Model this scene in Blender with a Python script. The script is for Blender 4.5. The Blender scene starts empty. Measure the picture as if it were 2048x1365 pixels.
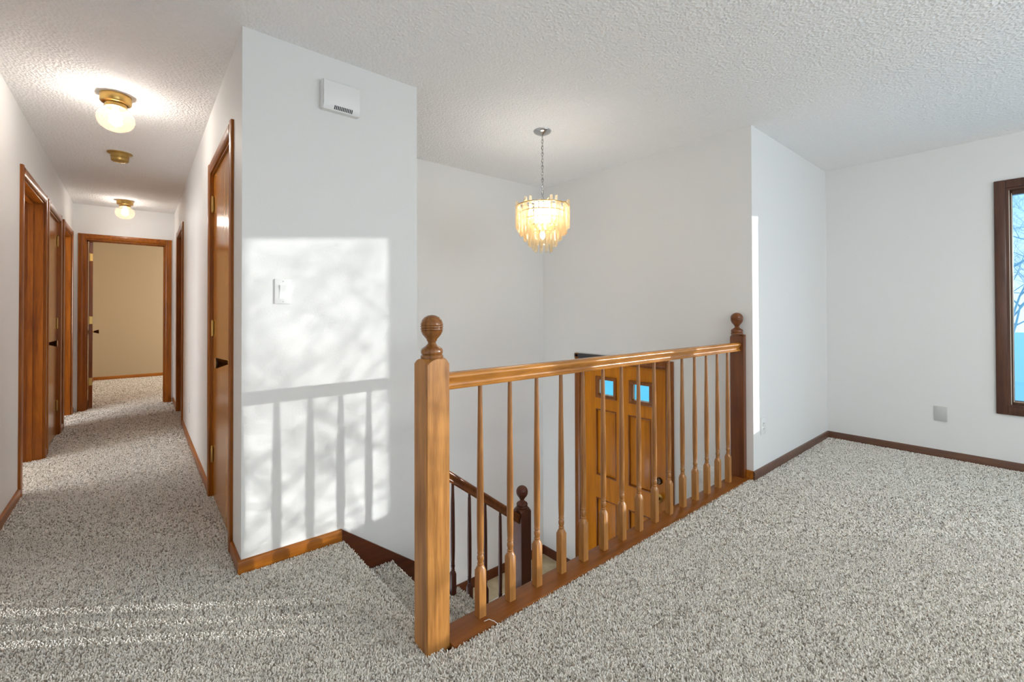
import bpy, bmesh, math, random
from mathutils import Vector, Matrix
import numpy as np
random.seed(4)
PI = math.pi
sc = bpy.context.scene
COL = sc.collection

# ------------------------------------------------------------------ camera
CF, YAW, PITCH, ROLL, CY, CH = 897.358, 0.69911, 0.008883, -0.002564, 616.234, 1.1573
F = Vector((math.sin(YAW)*math.cos(PITCH), math.cos(YAW)*math.cos(PITCH), math.sin(PITCH)))
Rr = Vector((math.cos(YAW), -math.sin(YAW), 0)); Uu = Rr.cross(F)
R2 = Rr*math.cos(ROLL) + Uu*math.sin(ROLL); U2 = Uu*math.cos(ROLL) - Rr*math.sin(ROLL)
cam = bpy.data.cameras.new('camera'); co = bpy.data.objects.new('camera', cam); COL.objects.link(co)
cam.sensor_width = 36; cam.lens = CF/2048*36; cam.shift_y = (CY-682.5)/2048
cam.clip_start = .02; cam.clip_end = 300
M = Matrix((R2, U2, -F)).transposed().to_4x4(); M.translation = (0, 0, CH); co.matrix_world = M
sc.camera = co

# ------------------------------------------------------------------ world, sun, area lights, exposure
w = bpy.data.worlds.new('sky'); sc.world = w; w.use_nodes = True
nt = w.node_tree; nt.nodes.clear()
wo = nt.nodes.new('ShaderNodeOutputWorld'); bg = nt.nodes.new('ShaderNodeBackground')
tc = nt.nodes.new('ShaderNodeTexCoord'); sx = nt.nodes.new('ShaderNodeSeparateXYZ'); cr = nt.nodes.new('ShaderNodeValToRGB')
nt.links.new(tc.outputs['Generated'], sx.inputs[0]); nt.links.new(sx.outputs['Z'], cr.inputs[0])
cr.color_ramp.elements[0].position = 0.0; cr.color_ramp.elements[0].color = (.50, .66, .84, 1)
cr.color_ramp.elements[1].position = .35; cr.color_ramp.elements[1].color = (.10, .48, .72, 1)
nt.links.new(cr.outputs[0], bg.inputs[0]); bg.inputs[1].default_value = 1.35
nt.links.new(bg.outputs[0], wo.inputs[0])

SUN_DIR = Vector((-1.345, 1, -.153)).normalized()
def light(name, kind, loc, energy, color=(1, 1, 1), rot=None, **kw):
    l = bpy.data.lights.new(name, kind); l.energy = energy; l.color = color
    for k, v in kw.items(): setattr(l, k, v)
    o = bpy.data.objects.new(name, l); COL.objects.link(o); o.location = loc
    if rot is not None: o.rotation_euler = rot
    return o
so = light('sun', 'SUN', (12, -8, 4), 3.0, (1, .965, .92), angle=math.radians(.32))
so.rotation_euler = SUN_DIR.to_track_quat('-Z', 'Y').to_euler()
# added fill lights, set at the unseen windows behind the camera
light('fill_back_window', 'AREA', (2.2, -3.42, 1.25), 46, (1, .985, .955), (math.radians(136), 0, 0), shape='RECTANGLE', size=3.6, size_y=1.9)
light('fill_side_window', 'AREA', (4.80, -2.75, 1.25), 12, (1, .985, .955), (0, math.radians(90), 0), shape='RECTANGLE', size=1.6, size_y=1.0)
light('daylight_bedroom_window', 'AREA', (2.8, 9.2, 1.4), 48, (1, .95, .88), (0, math.radians(90), 0), shape='RECTANGLE', size=1.2, size_y=1.4)
light('daylight_left_room', 'AREA', (-2.45, 5.0, 1.4), 56, (.93, .965, 1), (0, math.radians(-90), 0), shape='RECTANGLE', size=1.4, size_y=2.2)
light('fill_entry', 'AREA', (.60, 2.85, -1.7), 20, (.98, .985, 1), (0, math.radians(-108), 0), shape='RECTANGLE', size=1.2, size_y=.7)  # added fill from the lower stairwell; no window stands there
sc.view_settings.view_transform = 'Standard'; sc.view_settings.look = 'None'
sc.view_settings.gamma = 1; sc.view_settings.use_curve_mapping = False
sc.view_settings.exposure = 0.58
sc.cycles.max_bounces = 12; sc.cycles.diffuse_bounces = 6; sc.cycles.transparent_max_bounces = 24

# ------------------------------------------------------------------ layout (metres; z=0 is the upper floor)
H = 2.44
XR, Y1, X2, X3, Y3, Y4, X5, XL, YF = .364, 2.302, 1.229, 3.246, 3.364, 1.295, 4.864, -.554, 7.285
YB, XW = -3.5, -2.6          # back wall of the living room, far side of the rooms left of the hall
RISE, RUN, X0 = .191, .245, .805
ZF = -7*RISE                 # entry floor
HR_ANG = -.0052              # the right hall wall is not quite parallel

# ------------------------------------------------------------------ materials
def mat(name, color, rough=.5, metal=0, spec=.5, **kw):
    m = bpy.data.materials.new(name); m.use_nodes = True
    b = m.node_tree.nodes['Principled BSDF']
    b.inputs['Base Color'].default_value = (*color, 1); b.inputs['Roughness'].default_value = rough
    b.inputs['Metallic'].default_value = metal; b.inputs['Specular IOR Level'].default_value = spec
    for k, v in kw.items(): b.inputs[k].default_value = v
    return m
def N(m, t, **kw):
    n = m.node_tree.nodes.new(t)
    for k, v in kw.items():
        if k in n.inputs: n.inputs[k].default_value = v
        else: setattr(n, k, v)
    return n
def bump(m, height_socket, dist, strength=1):
    b = m.node_tree.nodes['Principled BSDF']; bn = N(m, 'ShaderNodeBump'); bn.inputs['Distance'].default_value = dist
    bn.inputs['Strength'].default_value = strength
    m.node_tree.links.new(height_socket, bn.inputs['Height']); m.node_tree.links.new(bn.outputs[0], b.inputs['Normal'])
def coord(m, scale=(1, 1, 1), which='Object'):
    t = N(m, 'ShaderNodeTexCoord'); mp = N(m, 'ShaderNodeMapping'); mp.inputs['Scale'].default_value = scale
    m.node_tree.links.new(t.outputs[which], mp.inputs['Vector']); return mp.outputs[0]
def paint(name, color, rough=.55, bscale=160, bd=.0006):
    m = mat(name, color, rough, spec=.35); c = coord(m)
    n = N(m, 'ShaderNodeTexNoise', Scale=bscale, Detail=3.0); m.node_tree.links.new(c, n.inputs['Vector'])
    bump(m, n.outputs['Fac'], bd, .6); return m
def wood(name, dark, light_, rough=.3, axis='z', scale=1.0, coat=.15, contrast=(.35, .68)):
    m = mat(name, light_, rough, spec=.5); b = m.node_tree.nodes['Principled BSDF']; L = m.node_tree.links
    s = {'z': (1, 1, .06), 'x': (.06, 1, 1), 'y': (1, .06, 1)}[axis]
    c = coord(m, tuple(k*scale for k in s))
    n1 = N(m, 'ShaderNodeTexNoise', Scale=26.0, Detail=6.0, Roughness=.6, Distortion=.6); L.new(c, n1.inputs['Vector'])
    n2 = N(m, 'ShaderNodeTexNoise', Scale=190.0, Detail=3.0); L.new(c, n2.inputs['Vector'])
    n3 = N(m, 'ShaderNodeTexNoise', Scale=3.0, Detail=2.0); L.new(coord(m), n3.inputs['Vector'])
    mx = N(m, 'ShaderNodeMath', operation='MULTIPLY_ADD'); L.new(n2.outputs['Fac'], mx.inputs[0]); mx.inputs[1].default_value = .35
    L.new(n1.outputs['Fac'], mx.inputs[2])
    ad = N(m, 'ShaderNodeMath', operation='MULTIPLY_ADD'); L.new(n3.outputs['Fac'], ad.inputs[0]); ad.inputs[1].default_value = .3
    L.new(mx.outputs[0], ad.inputs[2])
    r = N(m, 'ShaderNodeValToRGB'); L.new(ad.outputs[0], r.inputs[0])
    r.color_ramp.elements[0].position = contrast[0]+.25; r.color_ramp.elements[0].color = (*dark, 1)
    r.color_ramp.elements[1].position = min(1, contrast[1]+.33); r.color_ramp.elements[1].color = (*light_, 1)
    L.new(r.outputs[0], b.inputs['Base Color']); b.inputs['Coat Weight'].default_value = coat; b.inputs['Coat Roughness'].default_value = .15
    bump(m, n2.outputs['Fac'], .0003, .4); return m

WALL = paint('wall_paint', (.775, .772, .76))
CREAM = paint('bedroom_paint', (.52, .42, .285))
def ceiling_mat():
    m = mat('knockdown_ceiling', (.92, .915, .91), .8, spec=.2); c = coord(m)
    n = N(m, 'ShaderNodeTexNoise', Scale=55.0, Detail=4.0, Roughness=.6); m.node_tree.links.new(c, n.inputs['Vector'])
    v = N(m, 'ShaderNodeTexVoronoi', Scale=75.0); m.node_tree.links.new(c, v.inputs['Vector'])
    a = N(m, 'ShaderNodeMath', operation='ADD'); m.node_tree.links.new(n.outputs['Fac'], a.inputs[0]); m.node_tree.links.new(v.outputs['Distance'], a.inputs[1])
    bump(m, a.outputs[0], .009, .55); return m
CEIL = ceiling_mat(); FILLDRUM = mat('fill_fixture_linen', (.8, .78, .74), .8)
def carpet_mat(name='speckled_carpet', tuft=False):
    m = mat(name, (.42, .38, .33), .95, spec=.08); L = m.node_tree.links; b = m.node_tree.nodes['Principled BSDF']
    c = coord(m)
    n = N(m, 'ShaderNodeTexNoise', Scale=170.0, Detail=2.0, Roughness=.5, Distortion=.8); L.new(c, n.inputs['Vector'])
    v = N(m, 'ShaderNodeTexVoronoi', Scale=125.0); L.new(c, v.inputs['Vector'])
    big = N(m, 'ShaderNodeTexNoise', Scale=2.2, Detail=2.0); L.new(c, big.inputs['Vector'])
    s = N(m, 'ShaderNodeMath', operation='MULTIPLY_ADD'); L.new(big.outputs['Fac'], s.inputs[0]); s.inputs[1].default_value = .18; L.new(n.outputs['Fac'], s.inputs[2])
    r = N(m, 'ShaderNodeValToRGB'); L.new(s.outputs[0], r.inputs[0])
    e = r.color_ramp.elements; e[0].position = .44; e[0].color = (.13, .105, .085, 1); e[1].position = .60; e[1].color = (.60, .56, .50, 1)
    x = r.color_ramp.elements.new(.52); x.color = (.42, .38, .325, 1)
    L.new(r.outputs[0], b.inputs['Base Color'])
    h = N(m, 'ShaderNodeMath', operation='SUBTRACT'); L.new(n.outputs['Fac'], h.inputs[0]); L.new(v.outputs['Distance'], h.inputs[1])
    bump(m, h.outputs[0], .006, .7)
    return m
CARPET = carpet_mat()
def vinyl_mat():
    m = mat('cream_vinyl', (.62, .52, .34), .35, spec=.4); L = m.node_tree.links
    n = N(m, 'ShaderNodeTexNoise', Scale=9.0, Detail=5.0); L.new(coord(m), n.inputs['Vector'])
    r = N(m, 'ShaderNodeValToRGB'); L.new(n.outputs['Fac'], r.inputs[0])
    r.color_ramp.elements[0].position = .35; r.color_ramp.elements[0].color = (.50, .41, .25, 1)
    r.color_ramp.elements[1].position = .7; r.color_ramp.elements[1].color = (.68, .58, .39, 1)
    L.new(r.outputs[0], m.node_tree.nodes['Principled BSDF'].inputs['Base Color']); return m
VINYL = vinyl_mat()
HONEY = wood('honey_oak', (.21, .076, .015), (.52, .235, .060), .32, 'z')
HONEYX = wood('honey_oak_rail', (.26, .09, .010), (.54, .22, .035), .25, 'x')
SHOE = wood('stained_board', (.16, .046, .006), (.27, .088, .014), .35, 'x')
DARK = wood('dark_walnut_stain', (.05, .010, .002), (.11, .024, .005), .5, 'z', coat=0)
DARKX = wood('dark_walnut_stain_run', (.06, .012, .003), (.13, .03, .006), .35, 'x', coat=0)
FINW = wood('turned_finial_oak', (.10, .030, .006), (.27, .105, .022), .25, 'z')
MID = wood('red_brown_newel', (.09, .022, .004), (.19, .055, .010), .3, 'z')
CAS = wood('brown_casing', (.17, .040, .002), (.38, .115, .008), .3, 'z')
CASY = wood('brown_casing_run', (.17, .040, .002), (.38, .115, .008), .3, 'y')
CASX = wood('brown_base_run', (.22, .06, .004), (.46, .16, .014), .33, 'x')
WINW = wood('window_walnut', (.045, .015, .009), (.12, .045, .022), .3, 'z')
BASEY = wood('baseboard_walnut', (.07, .028, .016), (.15, .062, .032), .35, 'y')
DOORW = wood('golden_birch_door', (.44, .15, .007), (.66, .25, .013), .22, 'z', .6, .3)
FDOOR = wood('stained_entry_door', (.42, .13, .002), (.64, .22, .003), .42, 'z', .6, .12)
FDARK = wood('entry_moulding', (.15, .04, .004), (.28, .085, .010), .3, 'z')
for m_, v_ in ((FDOOR, .22), (FDARK, .3), (DOORW, .35), (CAS, .3), (CASY, .3), (CASX, .3), (SHOE, .3)): m_.node_tree.nodes['Principled BSDF'].inputs['Specular IOR Level'].default_value = v_
GREYSHEEN = mat('grey_sheen_head', (.045, .042, .045), .35)  # grey reflection on the brown head casing, put into the colour
BRASS = mat('brass', (.62, .40, .13), .28, 1)
ABRASS = mat('antique_bronze', (.06, .035, .02), .25, .9)
YPLAST = mat('yellowed_brass', (.50, .33, .10), .35, .6)
CHROME = mat('chrome', (.55, .55, .55), .18, 1)
WPLAST = mat('white_plastic', (.80, .80, .79), .35)
GPLAST = mat('pale_grey_plate', (.52, .52, .50), .4)
BLACK = mat('black_slot', (.01, .01, .01), .6)
def glass_mat(name, color, alpha_mix=.85, rough=.02):
    m = bpy.data.materials.new(name); m.use_nodes = True; t = m.node_tree; t.nodes.clear()
    o = t.nodes.new('ShaderNodeOutputMaterial'); mx = t.nodes.new('ShaderNodeMixShader'); tr = t.nodes.new('ShaderNodeBsdfTransparent')
    gl = t.nodes.new('ShaderNodeBsdfGlossy'); gl.inputs['Roughness'].default_value = rough; tr.inputs[0].default_value = (*color, 1)
    mx.inputs[0].default_value = 1-alpha_mix; t.links.new(tr.outputs[0], mx.inputs[1]); t.links.new(gl.outputs[0], mx.inputs[2]); t.links.new(mx.outputs[0], o.inputs[0])
    return m
PANE = glass_mat('window_glass', (.97, .99, 1), .94)
LITE = glass_mat('tinted_door_glass', (.74, .97, .95), .92)
def globe_mat():
    m = bpy.data.materials.new('amber_seeded_glass'); m.use_nodes = True; t = m.node_tree; t.nodes.clear()
    o = t.nodes.new('ShaderNodeOutputMaterial'); mx = t.nodes.new('ShaderNodeMixShader'); tr = t.nodes.new('ShaderNodeBsdfTransparent')
    tl = t.nodes.new('ShaderNodeBsdfTranslucent'); gl = t.nodes.new('ShaderNodeBsdfGlossy'); m2 = t.nodes.new('ShaderNodeMixShader')
    tr.inputs[0].default_value = (1, .93, .84, 1); tl.inputs[0].default_value = (1, .70, .45, 1); gl.inputs['Roughness'].default_value = .05
    m2.inputs[0].default_value = .5; mx.inputs[0].default_value = .09
    t.links.new(tl.outputs[0], m2.inputs[1]); t.links.new(gl.outputs[0], m2.inputs[2])
    t.links.new(tr.outputs[0], mx.inputs[1]); t.links.new(m2.outputs[0], mx.inputs[2]); t.links.new(mx.outputs[0], o.inputs[0]); return m
GLOBE = globe_mat()
def crystal_mat():
    m = bpy.data.materials.new('champagne_crystal'); m.use_nodes = True; t = m.node_tree; t.nodes.clear()
    o = t.nodes.new('ShaderNodeOutputMaterial'); mx = t.nodes.new('ShaderNodeMixShader'); tr = t.nodes.new('ShaderNodeBsdfTransparent')
    tl = t.nodes.new('ShaderNodeBsdfTranslucent'); gl = t.nodes.new('ShaderNodeBsdfGlass'); m2 = t.nodes.new('ShaderNodeMixShader')
    tr.inputs[0].default_value = (1, .96, .88, 1); tl.inputs[0].default_value = (1, .84, .60, 1)
    gl.inputs['Roughness'].default_value = .03; gl.inputs['IOR'].default_value = 1.45; gl.inputs[0].default_value = (1, .96, .88, 1)
    m2.inputs[0].default_value = .7; mx.inputs[0].default_value = .42
    t.links.new(tl.outputs[0], m2.inputs[1]); t.links.new(gl.outputs[0], m2.inputs[2])
    t.links.new(tr.outputs[0], mx.inputs[1]); t.links.new(m2.outputs[0], mx.inputs[2]); t.links.new(mx.outputs[0], o.inputs[0]); return m
CRYSTAL = crystal_mat()
def emit(name, color, s):
    m = bpy.data.materials.new(name); m.use_nodes = True; b = m.node_tree.nodes['Principled BSDF']
    b.inputs['Base Color'].default_value = (*color, 1); b.inputs['Emission Color'].default_value = (*color, 1); b.inputs['Emission Strength'].default_value = s
    return m
BULB = emit('lit_bulb', (.98, .985, 1), 110); BULB2 = emit('lit_bulb_far', (.98, .985, 1), 62)
CBULB = emit('lit_candle_bulb', (1, .90, .72), 9)

# ------------------------------------------------------------------ mesh helpers
class MB:
    def __init__(s): s.bm = bmesh.new()
    def box(s, x0, x1, y0, y1, z0, z1, bev=0, seg=2):
        vs = [s.bm.verts.new((x, y, z)) for z in (z0, z1) for y in (y0, y1) for x in (x0, x1)]
        fs = [s.bm.faces.new([vs[i] for i in q]) for q in ((0, 2, 3, 1), (4, 5, 7, 6), (0, 1, 5, 4), (2, 6, 7, 3), (0, 4, 6, 2), (1, 3, 7, 5))]
        if bev:
            es = list({e for f in fs for e in f.edges})
            bmesh.ops.bevel(s.bm, geom=es, offset=bev, segments=seg, profile=.5, affect='EDGES')
        return s
    def prism(s, pts, axis, a, b):
        """closed polygon pts (2-D) extruded along axis from a to b. axis x: pts=(y,z); y: (x,z); z: (x,y)"""
        def P(p, t): return {'x': (t, p[0], p[1]), 'y': (p[0], t, p[1]), 'z': (p[0], p[1], t)}[axis]
        A = [s.bm.verts.new(P(p, a)) for p in pts]; B = [s.bm.verts.new(P(p, b)) for p in pts]
        n = len(pts); s.bm.faces.new(A); s.bm.faces.new(B[::-1])
        for i in range(n): s.bm.faces.new((A[i], A[(i+1) % n], B[(i+1) % n], B[i]))
        return s
    def lathe(s, prof, cx=0, cy=0, n=24, mtx=None, caps=True):
        rings = []
        for r, z in prof:
            ring = []
            for i in range(n):
                a = 2*PI*i/n; v = Vector((cx+r*math.cos(a), cy+r*math.sin(a), z))
                if mtx: v = mtx @ v
                ring.append(s.bm.verts.new(v))
            rings.append(ring)
        for a, b in zip(rings, rings[1:]):
            for i in range(n):
                f = s.bm.faces.new((a[i], a[(i+1) % n], b[(i+1) % n], b[i])); f.smooth = True
        if caps:
            s.bm.faces.new(rings[0][::-1]); s.bm.faces.new(rings[-1])
        return s
    def tube(s, pts, rads, n=8):
        rings = []
        for k, p in enumerate(pts):
            p = Vector(p); q = Vector(pts[min(k+1, len(pts)-1)])-Vector(pts[max(k-1, 0)])
            q.normalize(); u = q.orthogonal().normalized() if k == 0 else (u-q*u.dot(q)).normalized(); v = q.cross(u)
            r = rads[k] if hasattr(rads, '__len__') else rads
            rings.append([s.bm.verts.new(p+(u*math.cos(2*PI*i/n)+v*math.sin(2*PI*i/n))*r) for i in range(n)])
        for a, b in zip(rings, rings[1:]):
            for i in range(n):
                f = s.bm.faces.new((a[i], a[(i+1) % n], b[(i+1) % n], b[i])); f.smooth = True
        s.bm.faces.new(rings[0][::-1]); s.bm.faces.new(rings[-1]); return s
    def build(s, name, m, parent=None, loc=None, rz=0, sharp=True):
        bmesh.ops.recalc_face_normals(s.bm, faces=s.bm.faces)
        me = bpy.data.meshes.new(name); s.bm.to_mesh(me); s.bm.free(); me.materials.append(m)
        if sharp: me.set_sharp_from_angle(angle=math.radians(38))
        o = bpy.data.objects.new(name, me); COL.objects.link(o)
        if parent: o.parent = parent
        if loc: o.location = loc
        if rz: o.rotation_euler.z = rz
        return o
def box(*a, **k): return MB().box(*a, **k)
def empty(name, loc=(0, 0, 0), rz=0):
    o = bpy.data.objects.new(name, None); COL.objects.link(o); o.location = loc; o.rotation_euler.z = rz; o.empty_display_size = .1; return o
def tag(o, label, cat, group=None):
    o['label'] = label; o['category'] = cat
    if group: o['group'] = group
    return o
def structure(o, label=None, cat=None):
    o['kind'] = 'structure'
    if label: o['label'] = label
    if cat: o['category'] = cat
    return o
def ring_tube(mb, c, n, rx, rz, r, ang=0, k=14, m=6):
    """oval chain link"""
    rings = []
    for i in range(k):
        a = 2*PI*i/k; d = Vector((math.cos(a)*rx, 0, math.sin(a)*rz)); t = Vector((math.cos(a), 0, math.sin(a)))
        ring = []
        for j in range(m):
            b = 2*PI*j/m; p = d+t*math.cos(b)*r+Vector((0, 1, 0))*math.sin(b)*r
            p = Matrix.Rotation(ang, 3, 'Z') @ p
            ring.append(mb.bm.verts.new(Vector(c)+p))
        rings.append(ring)
    for i in range(k):
        A, B = rings[i], rings[(i+1) % k]
        for j in range(m):
            f = mb.bm.faces.new((A[j], A[(j+1) % m], B[(j+1) % m], B[j])); f.smooth = True

# ------------------------------------------------------------------ shell
def wall(name, axis, face, back, u0, u1, z0, z1, holes, m, label, loc=None, rz=0):
    """wall slab between face and back planes; holes=(a,b,za,zb)"""
    mb = MB()
    def b(a, c, za, zb):
        if c-a < 1e-4 or zb-za < 1e-4: return
        f0, f1 = sorted((face, back))
        if axis == 'x': mb.box(f0, f1, a, c, za, zb)      # wall plane at x = face, running in y
        else: mb.box(a, c, f0, f1, za, zb)
    p = u0
    for (a, c, za, zb) in sorted(holes):
        b(p, a, z0, z1); b(a, c, z0, za); b(a, c, zb, z1); p = c
    b(p, u1, z0, z1)
    return structure(mb.build(name, m, loc=loc, rz=rz), label, 'wall')

D1, D2, D3 = (4.18, 5.11), (5.29, 6.065), (6.35, 7.11)
HD = 2.04
wall('wall_left', 'x', XL, XL-.11, YB, YF, 0, H, [(*D1, 0, HD), (*D2, 0, HD), (*D3, 0, HD)], WALL, 'white painted wall on the left side of the hallway')
wall('wall_hall_end', 'y', YF, YF+.11, XL-.11, XR+.13, 0, H, [(-.457, .31, 0, HD)], WALL, 'white wall at the end of the hallway around the open doorway')
# right hall wall in its own frame: origin at the outside corner (XR, Y1)
CL = (.275, 1.091)     # closet door opening (local y)
CR = (3.44, 4.24)
def HW(mb, name, m, parent=None):
    return mb.build(name, m, parent, loc=None if parent else (XR, Y1, 0), rz=0 if parent else HR_ANG)
wall('wall_hall_right', 'x', 0, .11, 0, YF-Y1+.02, 0, H, [(*CL, 0, HD), (*CR, 0, HD)], WALL, 'white wall on the right side of the hallway, with the golden closet door', (XR, Y1, 0), HR_ANG)
wall('wall_stair', 'y', Y1, Y1+.10, XR+.11, X2, -2.9, H, [], WALL, 'white wall with the sun patch, light switch and door chime')
wall('wall_stair_return', 'x', X2, X2-.11, Y1+.10, Y3, -.15, H, [], WALL, 'short white wall turning back behind the sunlit wall')
wall('wall_entry_back', 'y', Y3, Y3+.12, XR+.14, X3+.12, -2.9, H, [], WALL, 'tall white wall at the back of the entry')
FD = (1.94, 2.86)
wall('wall_entry_front', 'x', X3, X3+.12, Y4+.12, Y3, ZF-.1, H, [(*FD, ZF, ZF+2.045)], WALL, 'tall white wall holding the front door below the chandelier')
wall('wall_living_side', 'y', Y4, Y4+.12, X3, X5+.12, -.3, H, [], WALL, 'short white wall right of the railing with a sunlit strip')
WY0, WY1, WZ0, WZ1 = -1.885, .185, .455, 2.055
wall('wall_right', 'x', X5, X5+.12, YB, Y4, -.3, H, [(WY0, WY1, WZ0, WZ1), (-3.3, -2.2, .45, 2.05)], WALL, 'white wall on the right with the dark wood window')
wall('wall_back', 'y', YB, YB-.12, XL-.11, X5+.12, -.3, H, [(.35, 4.05, .28, 2.22)], WALL, 'white living room wall behind the viewer')
wall('wall_entry_near', 'y', 1.335, 1.425, .20, X3, -2.9, -.05, [], WALL, 'white wall below the upper railing on the stair side')
# bedroom past the hall
wall('wall_bedroom_back', 'y', 10.43, 10.53, XW, 3.0, 0, H, [], CREAM, 'cream bedroom wall seen through the doorway at the hall end')
wall('wall_bedroom_left', 'x', -.545, -.645, YF+.11, 10.43, 0, H, [], CREAM, 'cream bedroom wall on the left')
wall('wall_bedroom_right', 'x', 2.9, 3.0, YF, 10.43, 0, H, [], CREAM, 'cream bedroom wall on the right')
wall('wall_bedroom_front', 'y', YF+.0, YF+.11, XR+.14, 3.0, 0, H, [], CREAM, 'cream bedroom wall on the hallway side')
wall('wall_left_rooms', 'x', XW, XW-.1, YB, 10.43, 0, H, [], CREAM, 'far wall of the rooms left of the hallway')
wall('wall_left_rooms_front', 'y', 3.4, 3.5, XW, XL-.11, 0, H, [], CREAM, 'near wall of the rooms left of the hallway')
wall('wall_right_rooms', 'x', 1.4, 1.5, Y3+.12, YF, 0, H, [], CREAM, 'far wall of the room right of the hallway')
# ceiling
structure(box(XW-.1, X5+.12, YB-.12, 10.53, H, H+.12).build('ceiling', CEIL), 'white textured ceiling over the hall, entry and living room', 'ceiling')
# floor: upper level, cut around the stairwell, with a rounded nosing at the stair head
fl = MB()
fl.box(XW, X5+.05, YB, 1.322, -.25, 0)
fl.box(XW, X0-.02, 1.322, 10.43, -.25, 0)
fl.box(X0-.02, 1.0, 7.0, 10.43, -.25, 0)
fl.box(1.0, 3.0, Y3+.12, 10.43, -.25, 0)
nose = [(X0-.02, 0)]+[(X0-.012+.020*math.sin(a), -.020+.020*math.cos(a)) for a in [PI*i/10 for i in range(11)]]+[(X0-.012, -.25), (X0-.02, -.25)]
fl.prism(nose, 'y', 1.425, Y1)
structure(fl.build('floor', CARPET), 'speckled grey-beige carpeted floor of the upper level', 'floor')
# entry floor
ef = MB(); ef.box(2.10, X3+.1, 1.425, Y3, ZF-.12, ZF)
structure(ef.build('floor_entry', VINYL), 'cream vinyl floor of the lower entry', 'floor')
lf = MB(); lf.box(.2, 2.3, Y1+.10, Y3, -3.0, -2.9)
structure(lf.build('floor_lower', CARPET), 'carpeted floor at the foot of the lower stairs', 'floor')

def stair(name, xs, z0, y0, y1, base, sgn=1):
    """steps: xs riser positions, z0 level before first riser"""
    mb = MB()
    pts = []
    for k in range(len(xs)-1):
        z = z0-RISE*(k+1); a, b = xs[k], xs[k+1]
        rr = .018
        arc = [(b+.006*sgn+rr*sgn*math.sin(t)-rr*sgn*0, z-rr+rr*math.cos(t)) for t in [PI*i/8 for i in range(9)]]
        pts += [(a, z)]+arc+[(b, z-2*rr)]
    pts += [(xs[-1], base), (xs[0], base)]
    mb.prism(pts, 'y', y0, y1)
    return mb.build(name, CARPET)
up = empty('stair_flight')
tag(up, 'grey carpeted flight of steps going down from the hall to the entry', 'stairs')
s1 = stair('steps', [X0+RUN*k for k in range(7)], 0, 1.428, Y1-.003, ZF); s1.parent = up
# the part of the flight standing open beyond the wall end
xs2 = [X0+RUN*k for k in range(1, 7)]; 
s2m = MB(); pts = []
for k in range(1, 6):
    z = -RISE*(k+1); a, b = max(X2, xs2[k-1]), xs2[k]; rr = .018
    pts += [(a, z)]+[(b+.006+rr*math.sin(t), z-rr+rr*math.cos(t)) for t in [PI*i/8 for i in range(9)]]+[(b, z-2*rr)]
pts += [(xs2[5], ZF), (X2, ZF)]
s2m.prism(pts, 'y', Y1, Y1+.085); s2 = s2m.build('step_ends', CARPET, up)
box(X2, xs2[5], Y1+.085, Y1+.10, ZF, -.573-.2).build('side_panel', WALL, up)
dn = stair('lower_stair_flight', [2.10-RUN*k for k in range(8)], ZF, Y1+.104, Y3-.004, -2.9, -1)
tag(dn, 'carpeted flight of steps going down beyond the entry floor', 'stairs')

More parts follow.
